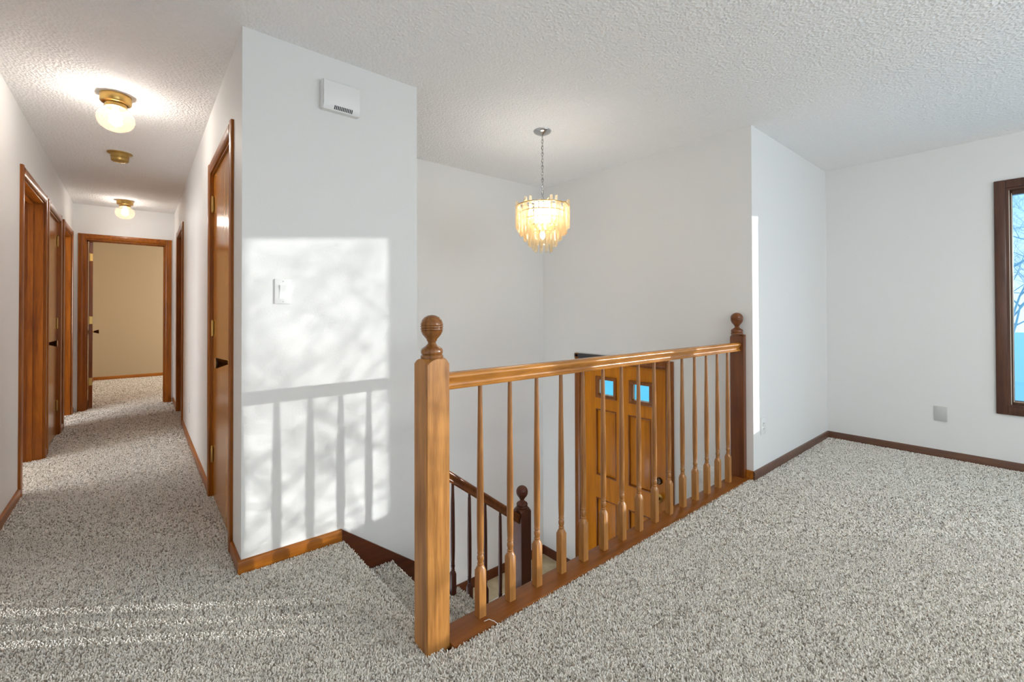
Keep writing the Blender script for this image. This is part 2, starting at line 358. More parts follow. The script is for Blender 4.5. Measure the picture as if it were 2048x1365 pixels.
# carpet pile: short bent tufts of yarn standing on the carpet
def pile_mat():
    m = mat('carpet_yarn', (.5, .46, .4), .9, spec=.1); L = m.node_tree.links; b = m.node_tree.nodes['Principled BSDF']
    hi = N(m, 'ShaderNodeHairInfo'); r = N(m, 'ShaderNodeValToRGB'); L.new(hi.outputs['Random'], r.inputs[0])
    r.color_ramp.interpolation = 'LINEAR'; e = r.color_ramp.elements
    e[0].position = 0; e[0].color = (.32, .285, .24, 1); e[1].position = 1; e[1].color = (.88, .85, .80, 1)
    for p_, c_ in ((.10, (.42, .38, .33, 1)), (.20, (.72, .685, .625, 1)), (.6, (.86, .825, .765, 1))):
        x = e.new(p_); x.color = c_
    L.new(r.outputs[0], b.inputs['Base Color']); return m
PILE = pile_mat()
rng = np.random.default_rng(7)
def pile(name, rects, label, seed=0):
    P = []; R_ = []
    for (a, b, c, d, z) in rects:
        for (lo, hi, sp, rad) in ((.95, 2.3, .0056, .0023), (2.3, 4.0, .0078, .0031), (4.0, 14, .0125, .0048)):
            nx, ny = int((b-a)/sp), int((d-c)/sp)
            if nx < 1 or ny < 1: continue
            gx, gy = np.meshgrid(np.linspace(a, b, nx), np.linspace(c, d, ny)); gx = gx.ravel()+rng.uniform(-sp*.5, sp*.5, nx*ny); gy = gy.ravel()+rng.uniform(-sp*.5, sp*.5, nx*ny)
            dep = gx*F.x+gy*F.y; k = (dep > lo) & (dep <= hi) & (gx < b+.004) & (gx > a-.004)
            P.append(np.stack([gx[k], gy[k], np.full(k.sum(), z)], 1)); R_.append(np.full(k.sum(), rad))
    P = np.concatenate(P); R_ = np.concatenate(R_); n = len(P); s_ = R_/.0023
    cu = bpy.data.hair_curves.new(name); cu.add_curves([4]*n)
    ang = rng.uniform(0, 2*PI, n); lean = rng.uniform(.15, .95, n); tw = rng.uniform(-1.3, 1.3, n); Lg = rng.uniform(.0062, .0105, n)
    pts = np.zeros((n, 4, 3)); pts[:, 0] = P-[0, 0, .001]
    for i in (1, 2, 3):
        a_ = ang+tw*(i-1)*.6; l_ = lean*(.45+.5*i/3*1.2); st = Lg/3
        pts[:, i] = pts[:, i-1]+np.stack([np.cos(a_)*np.sin(l_)*st*s_, np.sin(a_)*np.sin(l_)*st*s_, np.cos(l_)*st], 1)
    rad = R_[:, None]*np.array([.85, 1.0, .95, .55])[None]
    cu.attributes['position'].data.foreach_set('vector', pts.reshape(-1).astype(np.float32))
    ra = cu.attributes.get('radius') or cu.attributes.new('radius', 'FLOAT', 'POINT')
    ra.data.foreach_set('value', rad.reshape(-1).astype(np.float32))
    cu.materials.append(PILE); o = bpy.data.objects.new(name, cu); COL.objects.link(o)
    o['kind'] = 'stuff'; tag(o, label, 'carpet'); print(name, n); return o
pile('carpet_pile', [(XL, X0+.006, 1.322, 7.28, 0), (XL-.10, XL, *D1, 0), (XL-.10, XL, *D3, 0), (XL, X5, -1.3, Y4-.0, 0), (XL, .745, Y4, 1.322, 0), (.745, X3, Y4, 1.316, 0),
    (-.457, .31, YF, YF+.11, 0), (-.54, 1.5, YF+.11, 10.43, 0)], 'short twisted grey-beige pile of the upper floor carpet')
pile('stair_carpet_pile', [(X0+RUN*(k-1)+.004, X0+RUN*k+.02, 1.437, (Y1-.014) if X0+RUN*k < X2 else Y1+.08, -RISE*k) for k in range(1, 6)], 'short twisted grey-beige pile on the treads of the steps')
sc.cycles_curves.shape = 'THICK'; sc.cycles_curves.subdivisions = 1

# baseboards and skirts (h .06)
BH, BT = .062, .013
def base_profile(): return [(0, 0), (BT, 0), (BT, BH-.008), (BT-.003, BH-.002), (BT-.007, BH), (0, BH)]
def baseboard(name, axis, plane, side, a, b, m, z=0, loc=None, rz=0, h=None, label=None):
    mb = MB(); pr = [(plane+side*p, z+q*((h or BH)/BH)) for p, q in base_profile()]
    if axis == 'x': mb.prism([(p, q) for p, q in pr], 'x', a, b)      # runs along x, plane is y
    else: mb.prism(pr, 'y', a, b)
    return structure(mb.build(name, m, loc=loc, rz=rz), label or 'dark wood baseboard', 'baseboard')
baseboard('baseboard_left', 'y', XL, 1, YB, D1[0]-.062, CASY, label='brown baseboard along the left hallway wall, nearest stretch')
baseboard('baseboard_left_middle', 'y', XL, 1, D1[1]+.062, D2[0]-.058, CASY, label='sliver of brown baseboard between the first two left casings')
baseboard('baseboard_left_far', 'y', XL, 1, D2[1]+.058, D3[0]-.062, CASY, label='sliver of brown baseboard between the closet and last left doorway')
baseboard('baseboard_left_end', 'y', XL, 1, D3[1]+.062, YF, CASY, label='brown baseboard stub in the left far corner of the hallway')
baseboard('baseboard_hall_right_near', 'y', 0, -1, 0, CL[0]-.06, CASY, loc=(XR, Y1, 0), rz=HR_ANG, label='short brown baseboard between the closet casing and the wall corner')
baseboard('baseboard_hall_right', 'y', 0, -1, CL[1]+.06, CR[0]-.06, CASY, loc=(XR, Y1, 0), rz=HR_ANG, label='brown baseboard along the right hallway wall past the closet')
baseboard('baseboard_hall_right_end', 'y', 0, -1, CR[1]+.06, YF-Y1, CASY, loc=(XR, Y1, 0), rz=HR_ANG, label='brown baseboard stub in the right far corner of the hallway')
baseboard('baseboard_stair', 'x', Y1, -1, XR-BT, X0-.002, CASX, label='brown baseboard under the sunlit wall')
baseboard('baseboard_living_side', 'x', Y4, -1, X3-BT, X5, BASEY, label='dark baseboard under the short wall right of the railing')
baseboard('baseboard_entry_return', 'y', X3, -1, Y4, 1.338, CASX, label='tiny brown baseboard return beside the end post of the railing')
baseboard('baseboard_right', 'y', X5, -1, YB, Y4, BASEY, label='dark brown baseboard under the window wall')
baseboard('baseboard_back', 'x', YB, 1, XL, X5, BASEY, label='dark baseboard of the wall behind the viewer')
baseboard('baseboard_entry_back', 'x', Y3, -1, 2.10, X3, DARKX, z=ZF, h=.085, label='dark baseboard at the back of the entry')
baseboard('baseboard_entry_front', 'y', X3, -1, FD[1]+.062, Y3, DARK, z=ZF, h=.085, label='dark baseboard left of the front door')
baseboard('baseboard_entry_front_right', 'y', X3, -1, 1.425, FD[0]-.062, DARK, z=ZF, h=.085, label='dark baseboard right of the front door')
baseboard('baseboard_bedroom_back', 'x', 10.43, -1, -.545, 2.9, CASX, label='brown baseboard along the far bedroom wall')
baseboard('baseboard_bedroom_left', 'y', -.545, 1, YF+.11, 10.43, CASY, label='brown baseboard along the left bedroom wall')
# skirt board following the stair along the sunlit wall
sl = RISE/RUN
sk = MB(); sk.prism([(X0-.002, BH), (X2, BH-sl*(X2-X0)+.01), (X2, -.9), (X0-.002, -.5)], 'y', Y1-.014, Y1)
structure(sk.build('trim_1', DARKX), 'dark stained skirt board sloping down beside the steps', 'skirt board')
sk = MB(); sk.prism([(X0+.02, .02), (X3-.9, .02-sl*(X3-.9-X0)), (X3-.9, ZF), (X0+.02, -.6)], 'y', 1.425, 1.437)
structure(sk.build('trim_2', DARKX), 'stained skirt board on the railing side of the steps', 'skirt board')

# ------------------------------------------------------------------ doors and casings
CW, CT = .060, .016
def casing_prof_strip(mb, axis, p, s, horizontal, a, b, lo, hi):
    """one casing board with a shaped face. p plane, s side (+1/-1 outwards); lo/hi width range, a..b length range"""
    prof = [(0, 0), (CT*.55, 0), (CT*.8, .10), (CT, .35), (CT, .8), (CT*.75, 1), (0, 1)]
    pts = [(p+s*t, lo+(hi-lo)*u) for t, u in prof]
    if axis == 'x':
        if horizontal: mb.prism(pts, 'y', a, b)                # width in z, plane in x
        else: mb.prism(pts, 'z', a, b)                         # (x,y) extruded in z
    else:
        if horizontal: mb.prism([(q[0], q[1]) for q in pts], 'x', a, b)   # (y,z)
        else: mb.prism([(q[1], q[0]) for q in pts], 'z', a, b)
def frame(parent, axis, face, side, depth, u0, u1, top, z0=0, m=None, mh=None, stop=.5, both=True, casing_mat=None):
    """jambs + casing around an opening; side = direction of the viewer from face along the axis"""
    m = m or CAS; mh = mh or CASY; mc = casing_mat or m
    back = face-side*depth; lo, hi = sorted((face, back)); J = .018
    def B(a, b, c, d, za, zb, mb): 
        if axis == 'x': mb.box(a, b, c, d, za, zb)
        else: mb.box(c, d, a, b, za, zb)
    j = MB(); B(lo, hi, u0, u0+J, z0, top, j); B(lo, hi, u1-J, u1, z0, top, j); B(lo, hi, u0+J, u1-J, top-J, top, j)
    j.build('jamb', m, parent)
    sp = face-side*depth*stop; s = MB(); a, b = sorted((sp, sp-side*.03))
    B(a, b, u0+J, u0+J+.011, z0, top-J, s); B(a, b, u1-J-.011, u1-J, z0, top-J, s); B(a, b, u0+J, u1-J, top-J-.011, top-J, s)
    s.build('door_stop', m, parent)
    for fc, sd in (((face, side), (back, -side)) if both else ((face, side),)):
        for lo_, hi_ in ((u0+.006-CW, u0+.006), (u1-.006, u1-.006+CW)):
            c = MB(); near = lo_ < u0
            casing_prof_strip(c, axis, fc, sd, False, z0, top+CW-.006, hi_ if near else lo_, lo_ if near else hi_)
            c.build('casing', mc, parent)
        c = MB(); casing_prof_strip(c, axis, fc, sd, True, u0+.006, u1-.006, top-.006, top+CW-.006)
        c.build('head_casing', mh, parent)
def hinge(parent, x, y, z, axis='x', h=.09):
    b = MB(); b.lathe([(.006, z-h/2-.006), (.0065, z-h/2), (.0065, z+h/2), (.004, z+h/2+.008)], x, y, 10)
    if axis == 'x': b.box(x-.001, x+.002, y-.030, y+.030, z-h/2, z+h/2)
    else: b.box(x-.030, x+.030, y-.001, y+.002, z-h/2, z+h/2)
    return b.build('hinge', BRASS, parent)
def knob(parent, x, y, z, dirv):
    """flared bronze knob pointing along dirv"""
    q = Vector(dirv).to_track_quat('Z', 'Y').to_matrix().to_4x4(); T = Matrix.Translation((x, y, z)) @ q
    k = MB(); k.lathe([(.012, .010), (.0115, .018), (.014, .026), (.019, .040), (.0245, .055), (.027, .064), (.0265, .068)], n=24, mtx=T)
    ko = k.build('knob', ABRASS, parent)
    r = MB(); r.lathe([(.033, 0), (.033, .003), (.029, .007), (.014, .010), (.012, .016)], n=28, mtx=T); r.build('rosette', BRASS, ko)
    f = MB(); f.lathe([(.0262, .0682), (.024, .070), (.010, .0705)], n=24, mtx=T); f.build('knob_face', BRASS, ko)
    return ko

d1 = structure(empty('door_1', (XL, D1[0], 0)), 'brown door frame of the nearest open doorway on the left', 'doorway')
d1.location = (0, 0, 0)
frame(d1, 'x', XL, 1, .11, *D1, HD)
leaf = box(XL-.11-.80, XL-.115, D1[1]-.017-.036, D1[1]-.02, .012, HD-.02).build('door_leaf', DOORW, d1)
d2 = structure(empty('door_2'), 'golden closet door, closed, between the two left doorways', 'door')
frame(d2, 'x', XL, 1, .11, *D2, HD, stop=.42)
lf2 = box(XL-.050, XL-.014, D2[0]+.021, D2[1]-.021, .012, HD-.021).build('door_leaf', DOORW, d2)
for z in (1.84, 1.06, .28): hinge(lf2, XL-.008, D2[1]-.019, z)
knob(lf2, XL-.014, D2[0]+.085, .90, (1, 0, 0))
d3 = structure(empty('door_3'), 'brown door frame of the farthest doorway on the left', 'doorway')
frame(d3, 'x', XL, 1, .11, *D3, HD)
lf3 = box(XL-.11-.70, XL-.115, D3[1]-.053, D3[1]-.02, .012, HD-.02).build('door_leaf', DOORW, d3)
d4 = structure(empty('door_4'), 'open bedroom door and brown frame at the hall end', 'door')
frame(d4, 'y', YF, -1, .11, -.457, .31, HD)
d4l = MB(); d4l.box(0, .036, 0, .735, .012, HD-.025)
lf4 = d4l.build('door_leaf', CAS, d4, loc=(-.424, YF+.118, 0), rz=math.radians(3.6))
for z in (1.83, 1.07, .33):
    hb = box(.002, .034, -.0015, .001, z-.045, z+.045); hb.lathe([(.006, z-.05), (.006, z+.05)], .002, -.006, 10); hb.build('hinge', BRASS, lf4)
knob(lf4, .036, .66, .91, (1, 0, 0)); knob(lf4, 0, .66, .91, (-1, 0, 0))
d5 = structure(empty('door_5', (XR, Y1, 0), HR_ANG), 'tall golden wood closet door on the right hallway wall', 'door')
frame(d5, 'x', 0, -1, .11, *CL, HD, stop=.42)
lf5 = box(.010, .046, CL[0]+.020, CL[1]-.020, .012, HD-.020).build('door_leaf', DOORW, d5)
for z in (1.84, 1.06, .27): hinge(lf5, .004, CL[1]-.019, z)
knob(lf5, .010, CL[0]+.085, .905, (-1, 0, 0))
d6 = structure(empty('door_6', (XR, Y1, 0), HR_ANG), 'dark brown doorway frame at the far right of the hallway', 'doorway')
frame(d6, 'x', 0, -1, .11, *CR, HD)
box(.114, .15, CR[0]+.02, CR[1]-.02, .012, HD-.02).build('door_leaf', CAS, d6)

# front door (six panel with two small lites)
fd = structure(empty('door_7'), 'brown panelled front door with two small blue panes, seen through the railing', 'front door')
FT = ZF+2.045
j = MB(); j.box(X3, X3+.12, FD[0], FD[0]+.02, ZF, FT); j.box(X3, X3+.12, FD[1]-.02, FD[1], ZF, FT); j.box(X3, X3+.12, FD[0]+.02, FD[1]-.02, FT-.02, FT)
j.build('jamb', FDARK, fd)
for lo_, hi_, nr in ((FD[0]+.006, FD[0]-.054, 0), (FD[1]-.006, FD[1]+.054, 1)):
    c = MB(); casing_prof_strip(c, 'x', X3, -1, False, ZF, FT+.054, lo_, hi_); c.build('casing', FDARK, fd)
c = MB(); casing_prof_strip(c, 'x', X3, -1, True, FD[0]+.006, 2.36, FT-.006, FT+.054); c.build('head_casing', FDARK, fd)
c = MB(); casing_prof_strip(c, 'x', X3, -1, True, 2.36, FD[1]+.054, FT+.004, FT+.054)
c.box(X3-.010, X3, 2.36, FD[1]-.006, FT-.006, FT+.004); hc = c.build('head_casing', GREYSHEEN, fd); hc['label'] = 'head casing piece coloured grey for a reflection'
s = box(X3, X3+.14, FD[0]+.02, FD[1]-.02, ZF, ZF+.02).build('threshold', BRASS, fd)
xa = X3+.022; ya, yb = FD[0]+.022, FD[1]-.022; za, zb = ZF+.022, FT-.022
lites = [(2.112, 2.290, .395, .540), (2.475, 2.655, .395, .540)]
panels = [(2.105, 2.330, -.345, .265), (2.455, 2.685, -.345, .265), (2.105, 2.330, -1.16, -.55), (2.455, 2.685, -1.16, -.55)]
# slab with openings for the lites and recesses for the panels
cols = [ya, 2.105, 2.330, 2.455, 2.685, yb]
slab = MB()
def slabbox(a, b, c, d): slab.box(xa, xa+.044, a, b, c, d)
slabbox(ya, 2.105, za, zb); slabbox(2.330, 2.455, za, zb); slabbox(2.685, yb, za, zb)
for a, b, la, lb in ((2.105, 2.330, 2.112, 2.290), (2.455, 2.685, 2.475, 2.655)):
    slabbox(a, b, za, -1.16); slabbox(a, b, -.55, -.345); slabbox(a, b, .265, .395); slabbox(a, b, .540, zb)
    slabbox(a, la, .395, .54); slabbox(lb, b, .395, .54)
slab_o = slab.build('door_leaf', FDOOR, fd)
for a, b, c_, d_ in panels:
    p = MB(); g = .028
    # recessed field with a raised bevelled centre
    p.box(xa+.016, xa+.036, a, b, c_, d_)
    v = []
    for (xx, k) in ((xa+.016, g), (xa+.006, g+.028)):
        v.append([p.bm.verts.new((xx, yy, zz)) for yy, zz in ((a+k, c_+k), (b-k, c_+k), (b-k, d_-k), (a+k, d_-k))])
    for i in range(4): p.bm.faces.new((v[0][i], v[0][(i+1) % 4], v[1][(i+1) % 4], v[1][i]))
    p.bm.faces.new(v[1]); po = p.build('door_panel', FDOOR, slab_o)
    q = MB(); e_ = .011
    for a_, b_, c2, d2_ in ((a, b, c_, c_+e_), (a, b, d_-e_, d_), (a, a+e_, c_+e_, d_-e_), (b-e_, b, c_+e_, d_-e_)): q.box(xa-.004, xa+.018, a_, b_, c2, d2_, bev=.003)
    q.build('panel_moulding', FDARK, slab_o)
for a, b, c_, d_ in lites:
    g = box(xa+.020, xa+.024, a, b, c_, d_).build('glass_pane', LITE, slab_o); g['label'] = 'small blue tinted glass pane'
    f = MB(); t = .026
    for q in ((a-t, b+t, d_-.004, d_+t), (a-t, b+t, c_-t, c_+.004), (a-t, a+.004, c_-.004, d_+.004), (b-.004, b+t, c_-.004, d_+.004)):
        f.box(xa-.014, xa+.002, *q, bev=.004)
    f.build('pane_moulding', FDARK, slab_o)
    m_ = MB(); m_.box(xa+.016, xa+.020, a, a+.012, c_, d_); m_.box(xa+.016, xa+.020, b-.012, b, c_, d_); m_.box(xa+.016, xa+.020, a, b, c_, c_+.010); m_.build('pane_bead', WPLAST, slab_o)
for z in (.50, -.30, -1.10): hinge(slab_o, xa-.004, yb+.002, z)
knob(slab_o, xa, ya+.07, -.36, (-1, 0, 0))
db = MB(); db.lathe([(.028, 0), (.028, .012), (.022, .018), (.006, .019)], n=24, mtx=Matrix.Translation((xa, ya+.07, -.22)) @ Vector((-1, 0, 0)).to_track_quat('Z', 'Y').to_matrix().to_4x4())
db.build('deadbolt', ABRASS, slab_o)

# ------------------------------------------------------------------ window_1 (three dark casement sashes)
w1 = structure(empty('window_1'), 'dark wood framed window at the right edge of the view', 'window')
cw = .055
for nm, args in (('casing', (X5-.016, X5, WY1-.004, WY1+cw, WZ0-cw, WZ1+cw)), ('casing', (X5-.016, X5, WY0-cw, WY0+.004, WZ0-cw, WZ1+cw)),
                 ('casing', (X5-.016, X5, WY0+.004, WY1-.004, WZ1-.004, WZ1+cw)), ('casing', (X5-.016, X5, WY0+.004, WY1-.004, WZ0-cw, WZ0+.004))):
    box(*args, bev=.004).build(nm, WINW, w1)
fr = MB(); T = .018
fr.box(X5, X5+.13, WY1-T, WY1, WZ0, WZ1); fr.box(X5, X5+.13, WY0, WY0+T, WZ0, WZ1); fr.box(X5, X5+.13, WY0+T, WY1-T, WZ1-T, WZ1); fr.box(X5, X5+.13, WY0+T, WY1-T, WZ0, WZ0+T)
SASH = [(-.415, .150), (-1.115, -.555), (-1.815, -1.258)]
for m0, m1 in ((-.540, -.430), (-1.243, -1.130)): fr.box(X5+.012, X5+.13, m0, m1, WZ0+T, WZ1-T)
fr.build('frame', WINW, w1)
EDGEGLINT = mat('painted_edge_glint', (.62, .56, .45), .4)  # bright reflections on jamb and sash edges, modelled as pale strips
ws = box(X5+.020, X5+.024, WY1-T-.004, WY1-T, WZ0+T, WZ1-T).build('jamb_glint', EDGEGLINT, w1); ws['label'] = 'pale strip standing for a glint on the jamb edge'
for a, b in SASH:
    s = MB(); t = .030; x0, x1 = X5+.045, X5+.085; zl, zh = .500, 2.005
    bb = min(b+.016, WY1-T); aa = a-.016
    s.box(x0, x1, b, bb, WZ0+T, WZ1-T, bev=.002); s.box(x0, x1, aa, a, WZ0+T, WZ1-T, bev=.002)
    s.box(x0, x1, a, b, zh, WZ1-T); s.box(x0, x1, a, b, WZ0+T, zl)
    so_ = s.build('sash', WINW, w1)
    box(X5+.064, X5+.068, a, b, zl, zh).build('pane', PANE, so_)
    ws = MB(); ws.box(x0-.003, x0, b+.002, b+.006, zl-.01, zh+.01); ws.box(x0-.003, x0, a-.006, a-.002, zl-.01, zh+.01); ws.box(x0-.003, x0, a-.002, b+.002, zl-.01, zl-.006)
    wo_ = ws.build('sash_glint', EDGEGLINT, so_); wo_['label'] = 'pale strips standing for glints on the sash edges'
# second and back window frames (behind the viewer)
w2 = structure(empty('window_2'), 'wide dark framed window in the wall behind the viewer', 'window')
f = MB()
for q in ((.35, .42, .28, 2.22), (3.98, 4.05, .28, 2.22), (1.58, 1.66, .28, 2.22), (2.78, 2.86, .28, 2.22)): f.box(q[0], q[1], YB-.10, YB-.04, q[2], q[3])
f.box(.35, 4.05, YB-.10, YB-.04, .28, .35); f.box(.35, 4.05, YB-.10, YB-.04, 2.15, 2.22); f.build('frame', WINW, w2)
box(.42, 3.98, YB-.072, YB-.068, .35, 2.15).build('pane', PANE, w2)
w3 = structure(empty('window_3'), 'dark framed side window behind the viewer', 'window')
f = MB(); f.box(X5+.04, X5+.10, -3.3, -3.23, .45, 2.05); f.box(X5+.04, X5+.10, -2.27, -2.2, .45, 2.05); f.box(X5+.04, X5+.10, -3.23, -2.27, .45, .52); f.box(X5+.04, X5+.10, -3.23, -2.27, 1.98, 2.05); f.build('frame', WINW, w3)
box(X5+.068, X5+.072, -3.23, -2.27, .52, 1.98).build('pane', PANE, w3)

# ------------------------------------------------------------------ turned posts, balusters, rails
FIN = [(.0385, .996), (.0395, 1.000), (.0395, 1.005), (.037, 1.008), (.0355, 1.010), (.037, 1.012), (.0385, 1.016), (.0385, 1.024), (.036, 1.029), (.031, 1.033),
       (.022, 1.039), (.015, 1.046), (.0135, 1.051), (.0155, 1.055), (.018, 1.058), (.0185, 1.062), (.024, 1.068), (.032, 1.078), (.0365, 1.087), (.0385, 1.0925), (.0365, 1.094),
       (.0395, 1.097), (.0395, 1.100), (.0372, 1.102), (.040, 1.105), (.040, 1.108), (.0378, 1.110), (.0395, 1.1125), (.0385, 1.119), (.034, 1.130), (.026, 1.139), (.014, 1.1455), (.002, 1.1475)]
def post_mesh(hw, top, z0=0, drop=.022, cut=None):
    """square post whose top is turned: the four faces end in arches. cut: keep x<=cut (half post)"""
    mb = MB(); K = 8; outer = []
    corners = [(-hw, -hw), (hw, -hw), (hw, hw), (-hw, hw)]
    base = [mb.bm.verts.new((x, y, z0)) for x, y in corners]
    loop = []
    for i in range(4):
        (ax, ay), (bx, by) = corners[i], corners[(i+1) % 4]
        for k in range(K):
            t = k/K; loop.append((ax+(bx-ax)*t, ay+(by-ay)*t, top-drop*(abs(2*t-1)**2.2)))
    vs = [mb.bm.verts.new(p) for p in loop]
    inner = [mb.bm.verts.new((Vector((p[0], p[1], 0)).normalized()*hw*.86).xy.to_tuple()+(top,)) for p in loop]
    n = len(loop)
    for i in range(4):
        mb.bm.faces.new([base[i], base[(i+1) % 4]]+[vs[(i*K+k) % n] for k in range(K, -1, -1)])
    for i in range(n): mb.bm.faces.new((vs[i], vs[(i+1) % n], inner[(i+1) % n], inner[i]))
    mb.bm.faces.new(inner); mb.bm.faces.new(base[::-1])
    if cut is not None:
        g = mb.bm.verts[:]+mb.bm.edges[:]+mb.bm.faces[:]
        bmesh.ops.bisect_plane(mb.bm, geom=g, plane_co=(cut, 0, 0), plane_no=(1, 0, 0), clear_outer=True)
        bmesh.ops.holes_fill(mb.bm, edges=[e for e in mb.bm.edges if e.is_boundary])
    es = [e for e in mb.bm.edges if abs(e.verts[0].co.x-e.verts[1].co.x) < 1e-5 and abs(e.verts[0].co.y-e.verts[1].co.y) < 1e-5]
    bmesh.ops.bevel(mb.bm, geom=es, offset=.0025, segments=2, affect='EDGES')
    return mb
def newel(parent, x, y, z0, top, m, cut=None, lift=0, name='newel_post'):
    p = post_mesh(.045, top, z0, cut=cut).build(name, m, parent, loc=(x, y, 0))
    f = MB(); f.lathe([(r, z-.996+top) for r, z in FIN], n=40); f.build('finial', FINW if m is HONEY else m, p, loc=(lift, 0, 0))
    return p
SH = .010
def baluster_mesh(name, length, m, sq=.182, blk=.0155):
    mb = MB()
    # square block with pyramidal shoulders
    lo = [mb.bm.verts.new((sx*blk, sy*blk, 0)) for sx, sy in ((-1, -1), (1, -1), (1, 1), (-1, 1))]
    K = 4; n = 16; vs = []
    cr_ = [(-blk, -blk), (blk, -blk), (blk, blk), (-blk, blk)]
    for i in range(4):
        (ax, ay), (bx, by) = cr_[i], cr_[(i+1) % 4]
        for k in range(K):
            t = k/K; vs.append(mb.bm.verts.new((ax+(bx-ax)*t, ay+(by-ay)*t, sq-.012*(abs(2*t-1)**2))))
    for i in range(4): mb.bm.faces.new([lo[i], lo[(i+1) % 4]]+[vs[(i*K+k) % n] for k in range(K, -1, -1)])
    mb.bm.faces.new(lo[::-1])
    prof = [(.0135, sq+.004), (.0105, sq+.009), (.0125, sq+.012), (.0125, sq+.015), (.0098, sq+.018), (.0118, sq+.026), (.0132, sq+.033), (.0125, sq+.041), (.0098, sq+.049),
            (.0125, sq+.0515), (.0125, sq+.0545), (.0112, sq+.057), (.0122, sq+.075), (.0132, sq+.12), (.0136, sq+.20), (.0132, sq+.30), (.0118, sq+.42), (.0100, sq+.55), (.0085, length-.03), (.008, length)]
    prof = [p for p in prof if p[1] <= length or p is prof[-1]]
    prof.sort(key=lambda p: p[1]); prof[-1] = (prof[-1][0], length)
    rings = []
    for r, z in prof:
        ring = []
        for i in range(n):
            a = -PI*.75+2*PI*i/n; ring.append(mb.bm.verts.new((r*math.cos(a), r*math.sin(a), z)))
        rings.append(ring)
    for i in range(n): mb.bm.faces.new((vs[i], vs[(i+1) % n], rings[0][(i+1) % n], rings[0][i]))
    for a, b in zip(rings, rings[1:]):
        for i in range(n):
            f = mb.bm.faces.new((a[i], a[(i+1) % n], b[(i+1) % n], b[i])); f.smooth = True
    mb.bm.faces.new(rings[-1])
    return mb.build(name, m)
RP = [(-.024, 0), (.024, 0), (.026, .003), (.026, .009), (.022, .012), (.020, .018), (.021, .026), (.026, .034), (.0305, .040), (.031, .046), (.029, .051), (.022, .0555), (.012, .058), (0, .0588)]
RP = RP + [(-a, b) for a, b in RP[-2:1:-1]]
YR = 1.385
rl = empty('stair_railing', (.797, YR, 0)); rl.location = (0, 0, 0)
tag(rl, 'long honey-coloured turned wood railing guarding the stairwell on the upper floor', 'railing')
nw = newel(rl, .797, YR, -.01, .996, HONEY); nw['label'] = 'sunlit honey oak newel post nearest the camera'
nf = newel(rl, 3.2465, YR, 0, .996, MID, cut=-.0005, lift=-.036); nf['label'] = 'dark half newel post fixed to the wall'
hr = MB(); hr.prism([(YR+a, .882+b) for a, b in RP], 'x', .842, 3.2); hro = hr.build('handrail', HONEYX, rl)
sb = box(.842, X3, 1.314, 1.424, -.03, SH, bev=.003).build('shoe_board', SHOE, rl)
b0 = None
for k in range(15):
    x = 1.005+.1469*k
    if b0 is None: b0 = baluster_mesh('baluster', .884-SH, HONEY); b0.parent = rl; b = b0
    else: b = b0.copy(); COL.objects.link(b); b.parent = rl
    b.location = (x, YR, SH)
# lower railing
lr = empty('lower_stair_railing')
tag(lr, 'short dark brown railing sloping down beside the lower steps', 'railing')
YL = Y1+.045; XN = 2.06; sl2 = -.76
def rtop(x): return .192+sl2*(x-1.471)
newel(lr, XN, YL, -6*RISE+.001, -.20, DARK)
m = MB(); A = []
xa_, xb_ = X2+.001, XN-.045
for xx in (xa_, xb_): A.append([m.bm.verts.new((xx, YL+a, rtop(xx)-.072+b*1.22)) for a, b in RP])
n = len(RP)
for i in range(n): m.bm.faces.new((A[0][i], A[0][(i+1) % n], A[1][(i+1) % n], A[1][i]))
m.bm.faces.new(A[0]); m.bm.faces.new(A[1][::-1]); m.build('handrail', MID, lr)
for k in range(-2, 4):
    x = 1.495+.1235*k
    if x < X2+.03: continue
    step = int((x-X0)/RUN)+1; zb_ = -RISE*step+.001
    b = baluster_mesh('baluster', rtop(x)-.060-zb_, DARK, sq=.20 if k % 2 else .14); b.parent = lr; b.location = (x, YL, zb_)

# ------------------------------------------------------------------ ceiling fittings
def flush_light(x, y, label, bm_):
    o = empty('flush_ceiling_light', (x, y, H)); tag(o, label, 'ceiling light', 'brass ceiling lights with glass globes along the hallway ceiling')
    c = MB(); c.lathe([(.073, 0), (.073, -.040), (.070, -.045), (.058, -.050), (.052, -.051), (.050, -.040), (.02, -.03)], n=40); c.build('canopy', BRASS, o)
    f = MB(); f.lathe([(.050, -.045), (.050, -.066), (.053, -.069), (.050, -.072), (.044, -.070)], n=36); f.build('fitter_ring', BRASS, o)
    prof = []
    for i in range(15):
        a = math.radians(36+(180-36)*i/14); prof.append((.089*math.sin(a) if i < 14 else .003, -.139+.072*math.cos(a)))
    prof[0] = (.048, -.071)
    g = MB(); g.lathe(prof, n=40, caps=False); g.build('glass_globe', GLOBE, o)
    b = MB(); b.lathe([(.013, -.050), (.013, -.080), (.022, -.098), (.030, -.118), (.030, -.135), (.022, -.152), (.010, -.160), (.001, -.161)], n=24)
    b.build('bulb', bm_, o)
flush_light(-.09, 3.524, 'lit round glass globe ceiling light nearest in the hallway', BULB)
lv = empty('living_room_fill_fixture', (2.3, -1.2, H)); tag(lv, 'added white drum fill light, unseen behind the viewer', 'ceiling light')  # fixture added out of view to brighten the rooms
c = MB(); c.lathe([(.07, 0), (.07, -.03), (.02, -.04), (.02, -.20), (.06, -.21)], n=32); c.build('stem', BRASS, lv)  # stem of the added fill fixture
c = MB(); c.lathe([(.22, -.21), (.22, -.36), (.215, -.36), (.215, -.21)], n=48, caps=False); c.build('fill_fixture_shade', FILLDRUM, lv)
l = light('living_room_fill', 'POINT', (0, 0, -.30), 40, (1, .985, .955), shadow_soft_size=.16); l.parent = lv
flush_light(-.09, 6.769, 'smaller-looking lit globe ceiling light near the hall end', BULB2)
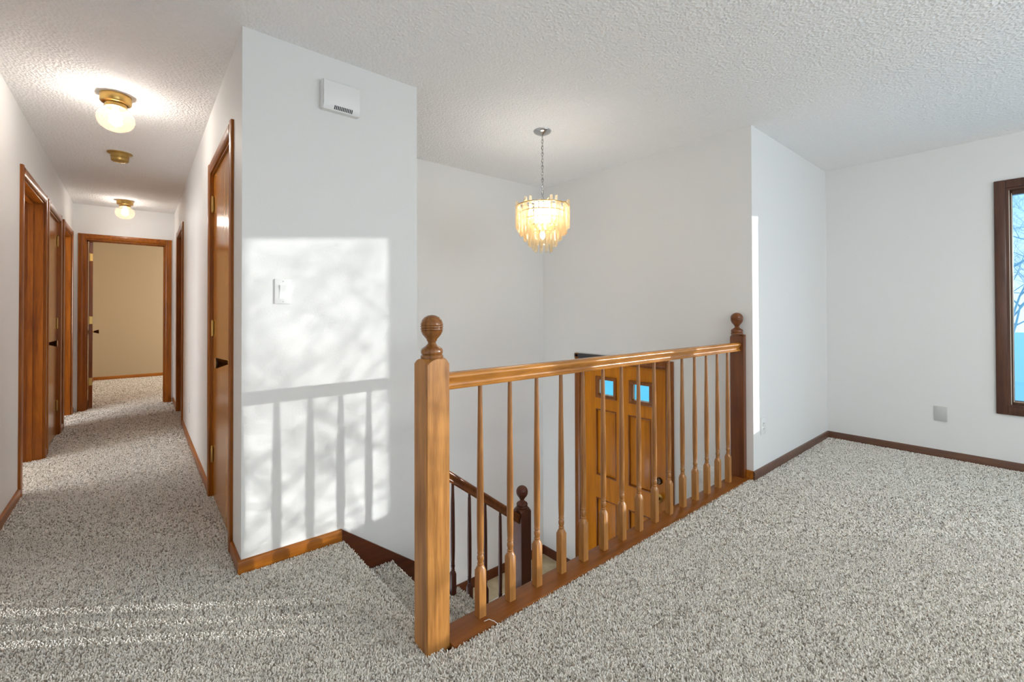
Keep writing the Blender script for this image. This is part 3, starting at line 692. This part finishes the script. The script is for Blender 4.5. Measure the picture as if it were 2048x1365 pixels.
o = empty('smoke_alarm', (-.096, 4.777, H)); tag(o, 'brass-coloured round stepped ceiling alarm between the two globe lights', 'smoke alarm')
c = MB(); c.lathe([(.080, 0), (.080, -.004), (.074, -.008), (.056, -.010)], n=40); c.build('flange', YPLAST, o)
c = MB(); c.lathe([(.058, -.008), (.059, -.034), (.054, -.037), (.054, -.042), (.057, -.046), (.055, -.062), (.046, -.068), (.030, -.069), (.028, -.062), (.003, -.062)], n=40); c.build('body', YPLAST, o)

# chandelier
CX, CYY = 2.207, 2.286
ch = empty('chandelier', (CX, CYY, H)); tag(ch, 'lit crystal rod chandelier hanging on a chain over the entry', 'chandelier')
c = MB(); c.lathe([(.064, 0), (.064, -.004), (.058, -.012), (.040, -.022), (.016, -.028), (.008, -.034)], n=36); c.build('canopy', CHROME, ch)
c = MB(); zt = -.040; nl = 20; step = (.500-.040)/nl
for i in range(nl): ring_tube(c, (0, 0, zt-step*(i+.5)), None, .0075, step*.68, .0022, ang=(i % 2)*PI/2+.4)
c.tube([(0.004*math.sin(k*1.3), .004*math.cos(k*1.3), -.03-.47*k/24) for k in range(25)], .0018, 5)
c.build('chain', CHROME, ch)
zc = H-1.578            # depth to the bottom tip
c = MB(); c.lathe([(.006, -.495), (.022, -.500), (.026, -.508), (.012, -.514), (.012, -.700)], n=20); c.build('stem', CHROME, ch)
tiers = [(.180, 30, -.510, -.712, .5), (.152, 24, -.555, -.748, 0), (.124, 20, -.600, -.784, .5), (.095, 14, -.650, -.822, 0), (.062, 9, -.690, -.860, .5)]
c = MB()
for r, nn, zt_, zb_, ph in tiers:
    zr = zt_-.022
    c.lathe([(r+.0035, zr), (r+.0035, zr-.006), (r-.0035, zr-.006), (r-.0035, zr), (r+.0035, zr)], n=48, caps=False)
for k in range(6):
    a = k*PI/3; c.tube([(.01*math.cos(a), .01*math.sin(a), -.525), (.175*math.cos(a), .175*math.sin(a), -.515)], .003, 6)
    c.tube([(.174*math.cos(a), .174*math.sin(a), -.525), (.148*math.cos(a), .148*math.sin(a), -.58), (.116*math.cos(a), .116*math.sin(a), -.635), (.081*math.cos(a), .081*math.sin(a), -.685), (.043*math.cos(a), .043*math.sin(a), -.725)], .002, 5)
c.build('frame', BRASS, ch)
for r, nn, zt_, zb_, ph in tiers:
    src = None
    for k in range(nn):
        a = 2*PI*(k+ph)/nn
        if src is None:
            q = MB(); L = zt_-zb_; s_ = .0125; tri = [(s_, 0), (-s_*.55, s_*.8), (-s_*.55, -s_*.8)]
            A = [q.bm.verts.new((x*.9, y*.9, 0)) for x, y in tri]; B = [q.bm.verts.new((x, y, -.006)) for x, y in tri]
            C_ = [q.bm.verts.new((x, y, -L+.012)) for x, y in tri]; D_ = [q.bm.verts.new((x*.8, y*.8, -L+(.008 if i == 0 else 0))) for i, (x, y) in enumerate(tri)]
            for P_, Q_ in ((A, B), (B, C_), (C_, D_)):
                for i in range(3): q.bm.faces.new((P_[i], P_[(i+1) % 3], Q_[(i+1) % 3], Q_[i]))
            q.bm.faces.new(A[::-1]); q.bm.faces.new(D_); src = q.build('crystal_rod', CRYSTAL, ch); ro = src
        else: ro = src.copy(); COL.objects.link(ro); ro.parent = ch
        up_ = .032 if (nn == 30 and k % 5 < 2) else (0 if nn == 30 else random.uniform(-.006, .006))
        rr_ = r-(.010 if (nn == 30 and k % 5 in (2, 4)) else 0)
        ro.location = (rr_*math.cos(a), rr_*math.sin(a), zt_+up_-(.02 if nn == 30 else 0)); ro.rotation_euler.z = a
for k in range(6):
    a = k*PI/3+.3; b = MB(); x, y = .085*math.cos(a), .085*math.sin(a)
    b.lathe([(.009, -.520), (.009, -.560), (.016, -.578), (.018, -.595), (.012, -.615), (.003, -.630)], x, y, 14); b.build('bulb', CBULB, ch)
b = MB(); b.lathe([(.012, -.700), (.012, -.715), (.018, -.735), (.018, -.750), (.010, -.765), (.002, -.768)], 0, 0, 14); b.build('bulb', CBULB, ch)
l = light('chandelier_lamp', 'POINT', (0, 0, -.60), 4, (1, .985, .96), shadow_soft_size=.10); l.parent = ch

# ------------------------------------------------------------------ wall fittings
def plate(name, at, normal, w_, h_, m, label, cat, kind, group=None):
    """wall plate; local x = width, local z = height, local -y = out of the wall"""
    o = empty(name, at, {'-y': 0, '-x': -PI/2, '+x': PI/2}[normal]); tag(o, label, cat, group)
    box(-w_/2, w_/2, -.006, 0, -h_/2, h_/2, bev=.002).build('cover_plate', m, o)
    if kind == 'rocker':
        b = MB(); b.box(-.0165, .0165, -.0075, -.005, -.034, .034); b.build('rocker_frame', m, o)
        b = MB(); b.prism([(-.006, -.030), (-.0075, -.030), (-.009, 0), (-.0125, .030), (-.006, .030)], 'x', -.0135, .0135); b.build('rocker', m, o)
    if kind == 'duplex':
        for s in (-1, 1):
            b = MB(); b.box(-.016, .016, -.0078, -.005, s*.0195-.0145, s*.0195+.0145, bev=.001); so2 = b.build('socket', m, o)
            b = MB(); b.box(-.0075, -.005, -.0082, -.0075, s*.0195-.005, s*.0195+.005); b.box(.005, .0075, -.0082, -.0075, s*.0195-.004, s*.0195+.004); b.build('slot', BLACK, so2)
    for s in (((-1, 1) if kind != 'duplex' else (0,))):
        b = MB(); b.lathe([(.0028, 0), (.0028, .0012)], n=10, mtx=Matrix.Translation((0, -.006, s*.0475 if s else 0)) @ Matrix.Rotation(PI/2, 4, 'X')); b.build('screw', GPLAST, o)
    return o
plate('light_switch', (.531, Y1, 1.255), '-y', .072, .116, WPLAST, 'white rocker light switch in the sun patch on the near wall', 'light switch', 'rocker')
plate('wall_outlet', (3.40, Y4, .346), '-y', .074, .118, WPLAST, 'white outlet on the short wall just right of the railing end', 'outlet', 'duplex')
plate('cable_plate', (X5, .540, .346), '-x', .076, .116, GPLAST, 'pale grey blank wall plate below and left of the window', 'wall plate', 'blank')
hp = plate('wall_outlet', (XR, 4.935, .325), '-x', .072, .116, WPLAST, 'small white outlet low on the right hallway wall', 'outlet', 'duplex'); hp.location.x = XR+.0052*(4.935-Y1); hp.rotation_euler.z += HR_ANG
plate('entry_light_switch', (X3, 1.665, -.055), '-x', .072, .116, WPLAST, 'white switch plate beside the front door, left one of the pair seen between balusters', 'light switch', 'rocker')
plate('entry_light_switch', (X3, 1.565, -.040), '-x', .072, .116, WPLAST, 'white switch plate farther from the front door, right one of the pair', 'light switch', 'rocker')
# door chime
dc = empty('door_chime', (.797, Y1, 2.235)); tag(dc, 'white door chime box with a slotted grille high on the near wall', 'door chime')
q = MB(); x0, x1 = -.100, .090
prof = [(0, -.072), (-.030, -.072), (-.046, -.045), (-.046, .064), (-.040, .070), (0, .070)]
q.prism(prof, 'x', x0+.006, x1-.006); q.box(x0, x1, -.030, 0, -.070, .068, bev=.004)
q.build('housing', WPLAST, dc)
q = MB()
for k in range(11):
    xx = -.042+k*.0085
    # slots lie on the sloped lower face
    for (a, b_) in (((-.0335, -.0665), (-.0435, -.0500)),):
        d = Vector((0, b_[0]-a[0], b_[1]-a[1])).normalized(); nn_ = Vector((0, -d.z, d.y))
        if nn_.z > 0: nn_ = -nn_
        P = [Vector((xx, a[0], a[1])), Vector((xx+.0045, a[0], a[1])), Vector((xx+.0045, b_[0], b_[1])), Vector((xx, b_[0], b_[1]))]
        lo = [q.bm.verts.new(p+nn_*.0) for p in P]; hi = [q.bm.verts.new(p+nn_*.0008) for p in P]
        q.bm.faces.new(lo[::-1]); q.bm.faces.new(hi)
        for i in range(4): q.bm.faces.new((lo[i], lo[(i+1) % 4], hi[(i+1) % 4], hi[i]))
q.build('grille', BLACK, dc)
# loose carpet yarn by the first baluster
ty = MB(); ty.tube([(.985, 1.335, SH+.012), (1.0, 1.325, SH+.018), (1.012, 1.31, SH+.014), (1.02, 1.30, SH+.006), (1.022, 1.296, .004)], .0012, 5)
tag(ty.build('loose_yarn', WPLAST), 'loose pale carpet yarn curling over the board at the first baluster', 'yarn')

# ------------------------------------------------------------------ outdoors
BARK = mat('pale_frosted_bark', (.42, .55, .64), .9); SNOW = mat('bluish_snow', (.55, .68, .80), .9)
structure(box(-40, 90, -90, 60, -1.9, -1.75).build('ground', SNOW), 'pale blue snowy ground outside', 'ground')
def tree(name, x, y, zb, height, seed, label, levels=5, group=None, r0=.13):
    rnd = random.Random(seed); mb = MB()
    def grow(p, d, L, r, lev):
        pts = [p]; q = p.copy(); dd = d.copy(); k = 4
        for i in range(k):
            dd = (dd+Vector((rnd.uniform(-.16, .16), rnd.uniform(-.16, .16), rnd.uniform(-.06, .14)))).normalized(); q = q+dd*L/k; pts.append(q.copy())
        mb.tube(pts, [r*(1-.5*i/k) for i in range(k+1)], 6 if lev > 2 else 4)
        if lev == 0: return
        for i in range(4 if lev > 1 else 5):
            t = rnd.uniform(.35, 1); j = min(k, max(1, int(t*k)+1)); base = pts[j]
            side = Vector((rnd.uniform(-1, 1), rnd.uniform(-1, 1), rnd.uniform(-.15, .8))).normalized()
            grow(base, (dd*.45+side*.8).normalized(), L*rnd.uniform(.55, .78), r*.5, lev-1)
    grow(Vector((0, 0, 0)), Vector((0, 0, 1)), height*.42, r0, levels)
    o = mb.build(name, BARK, loc=(x, y, zb), sharp=False); return tag(o, label, 'tree', group)
tree('bare_tree', 6.85, -3.35, -1.8, 5.4, 5, 'bare frosted tree standing outside the window towards the sun', 6, r0=.042)
for i, (x, y, h_, lb_) in enumerate([(12.0, .95, 5.6, 'bare frosted tree nearest the right window pane'), (20.5, 7.4, 8, 'bare frosted tree off to the left behind the nearest one outside the right window'), (22, -3.2, 9, 'tall bare frosted tree standing far back outside the right window'),
        (15, -4.6, 7, 'bare frosted tree toward the hidden right side of the window view'), (27, 1.2, 10, 'farthest and tallest bare frosted tree outside the right window')]):
    tree('bare_tree', x, y, -1.8, h_, 30+i, lb_, 6 if i == 0 else 5 if i == 4 else 4, 'bare trees beyond the right window', (.055, .09, .12, .1, .12)[i])
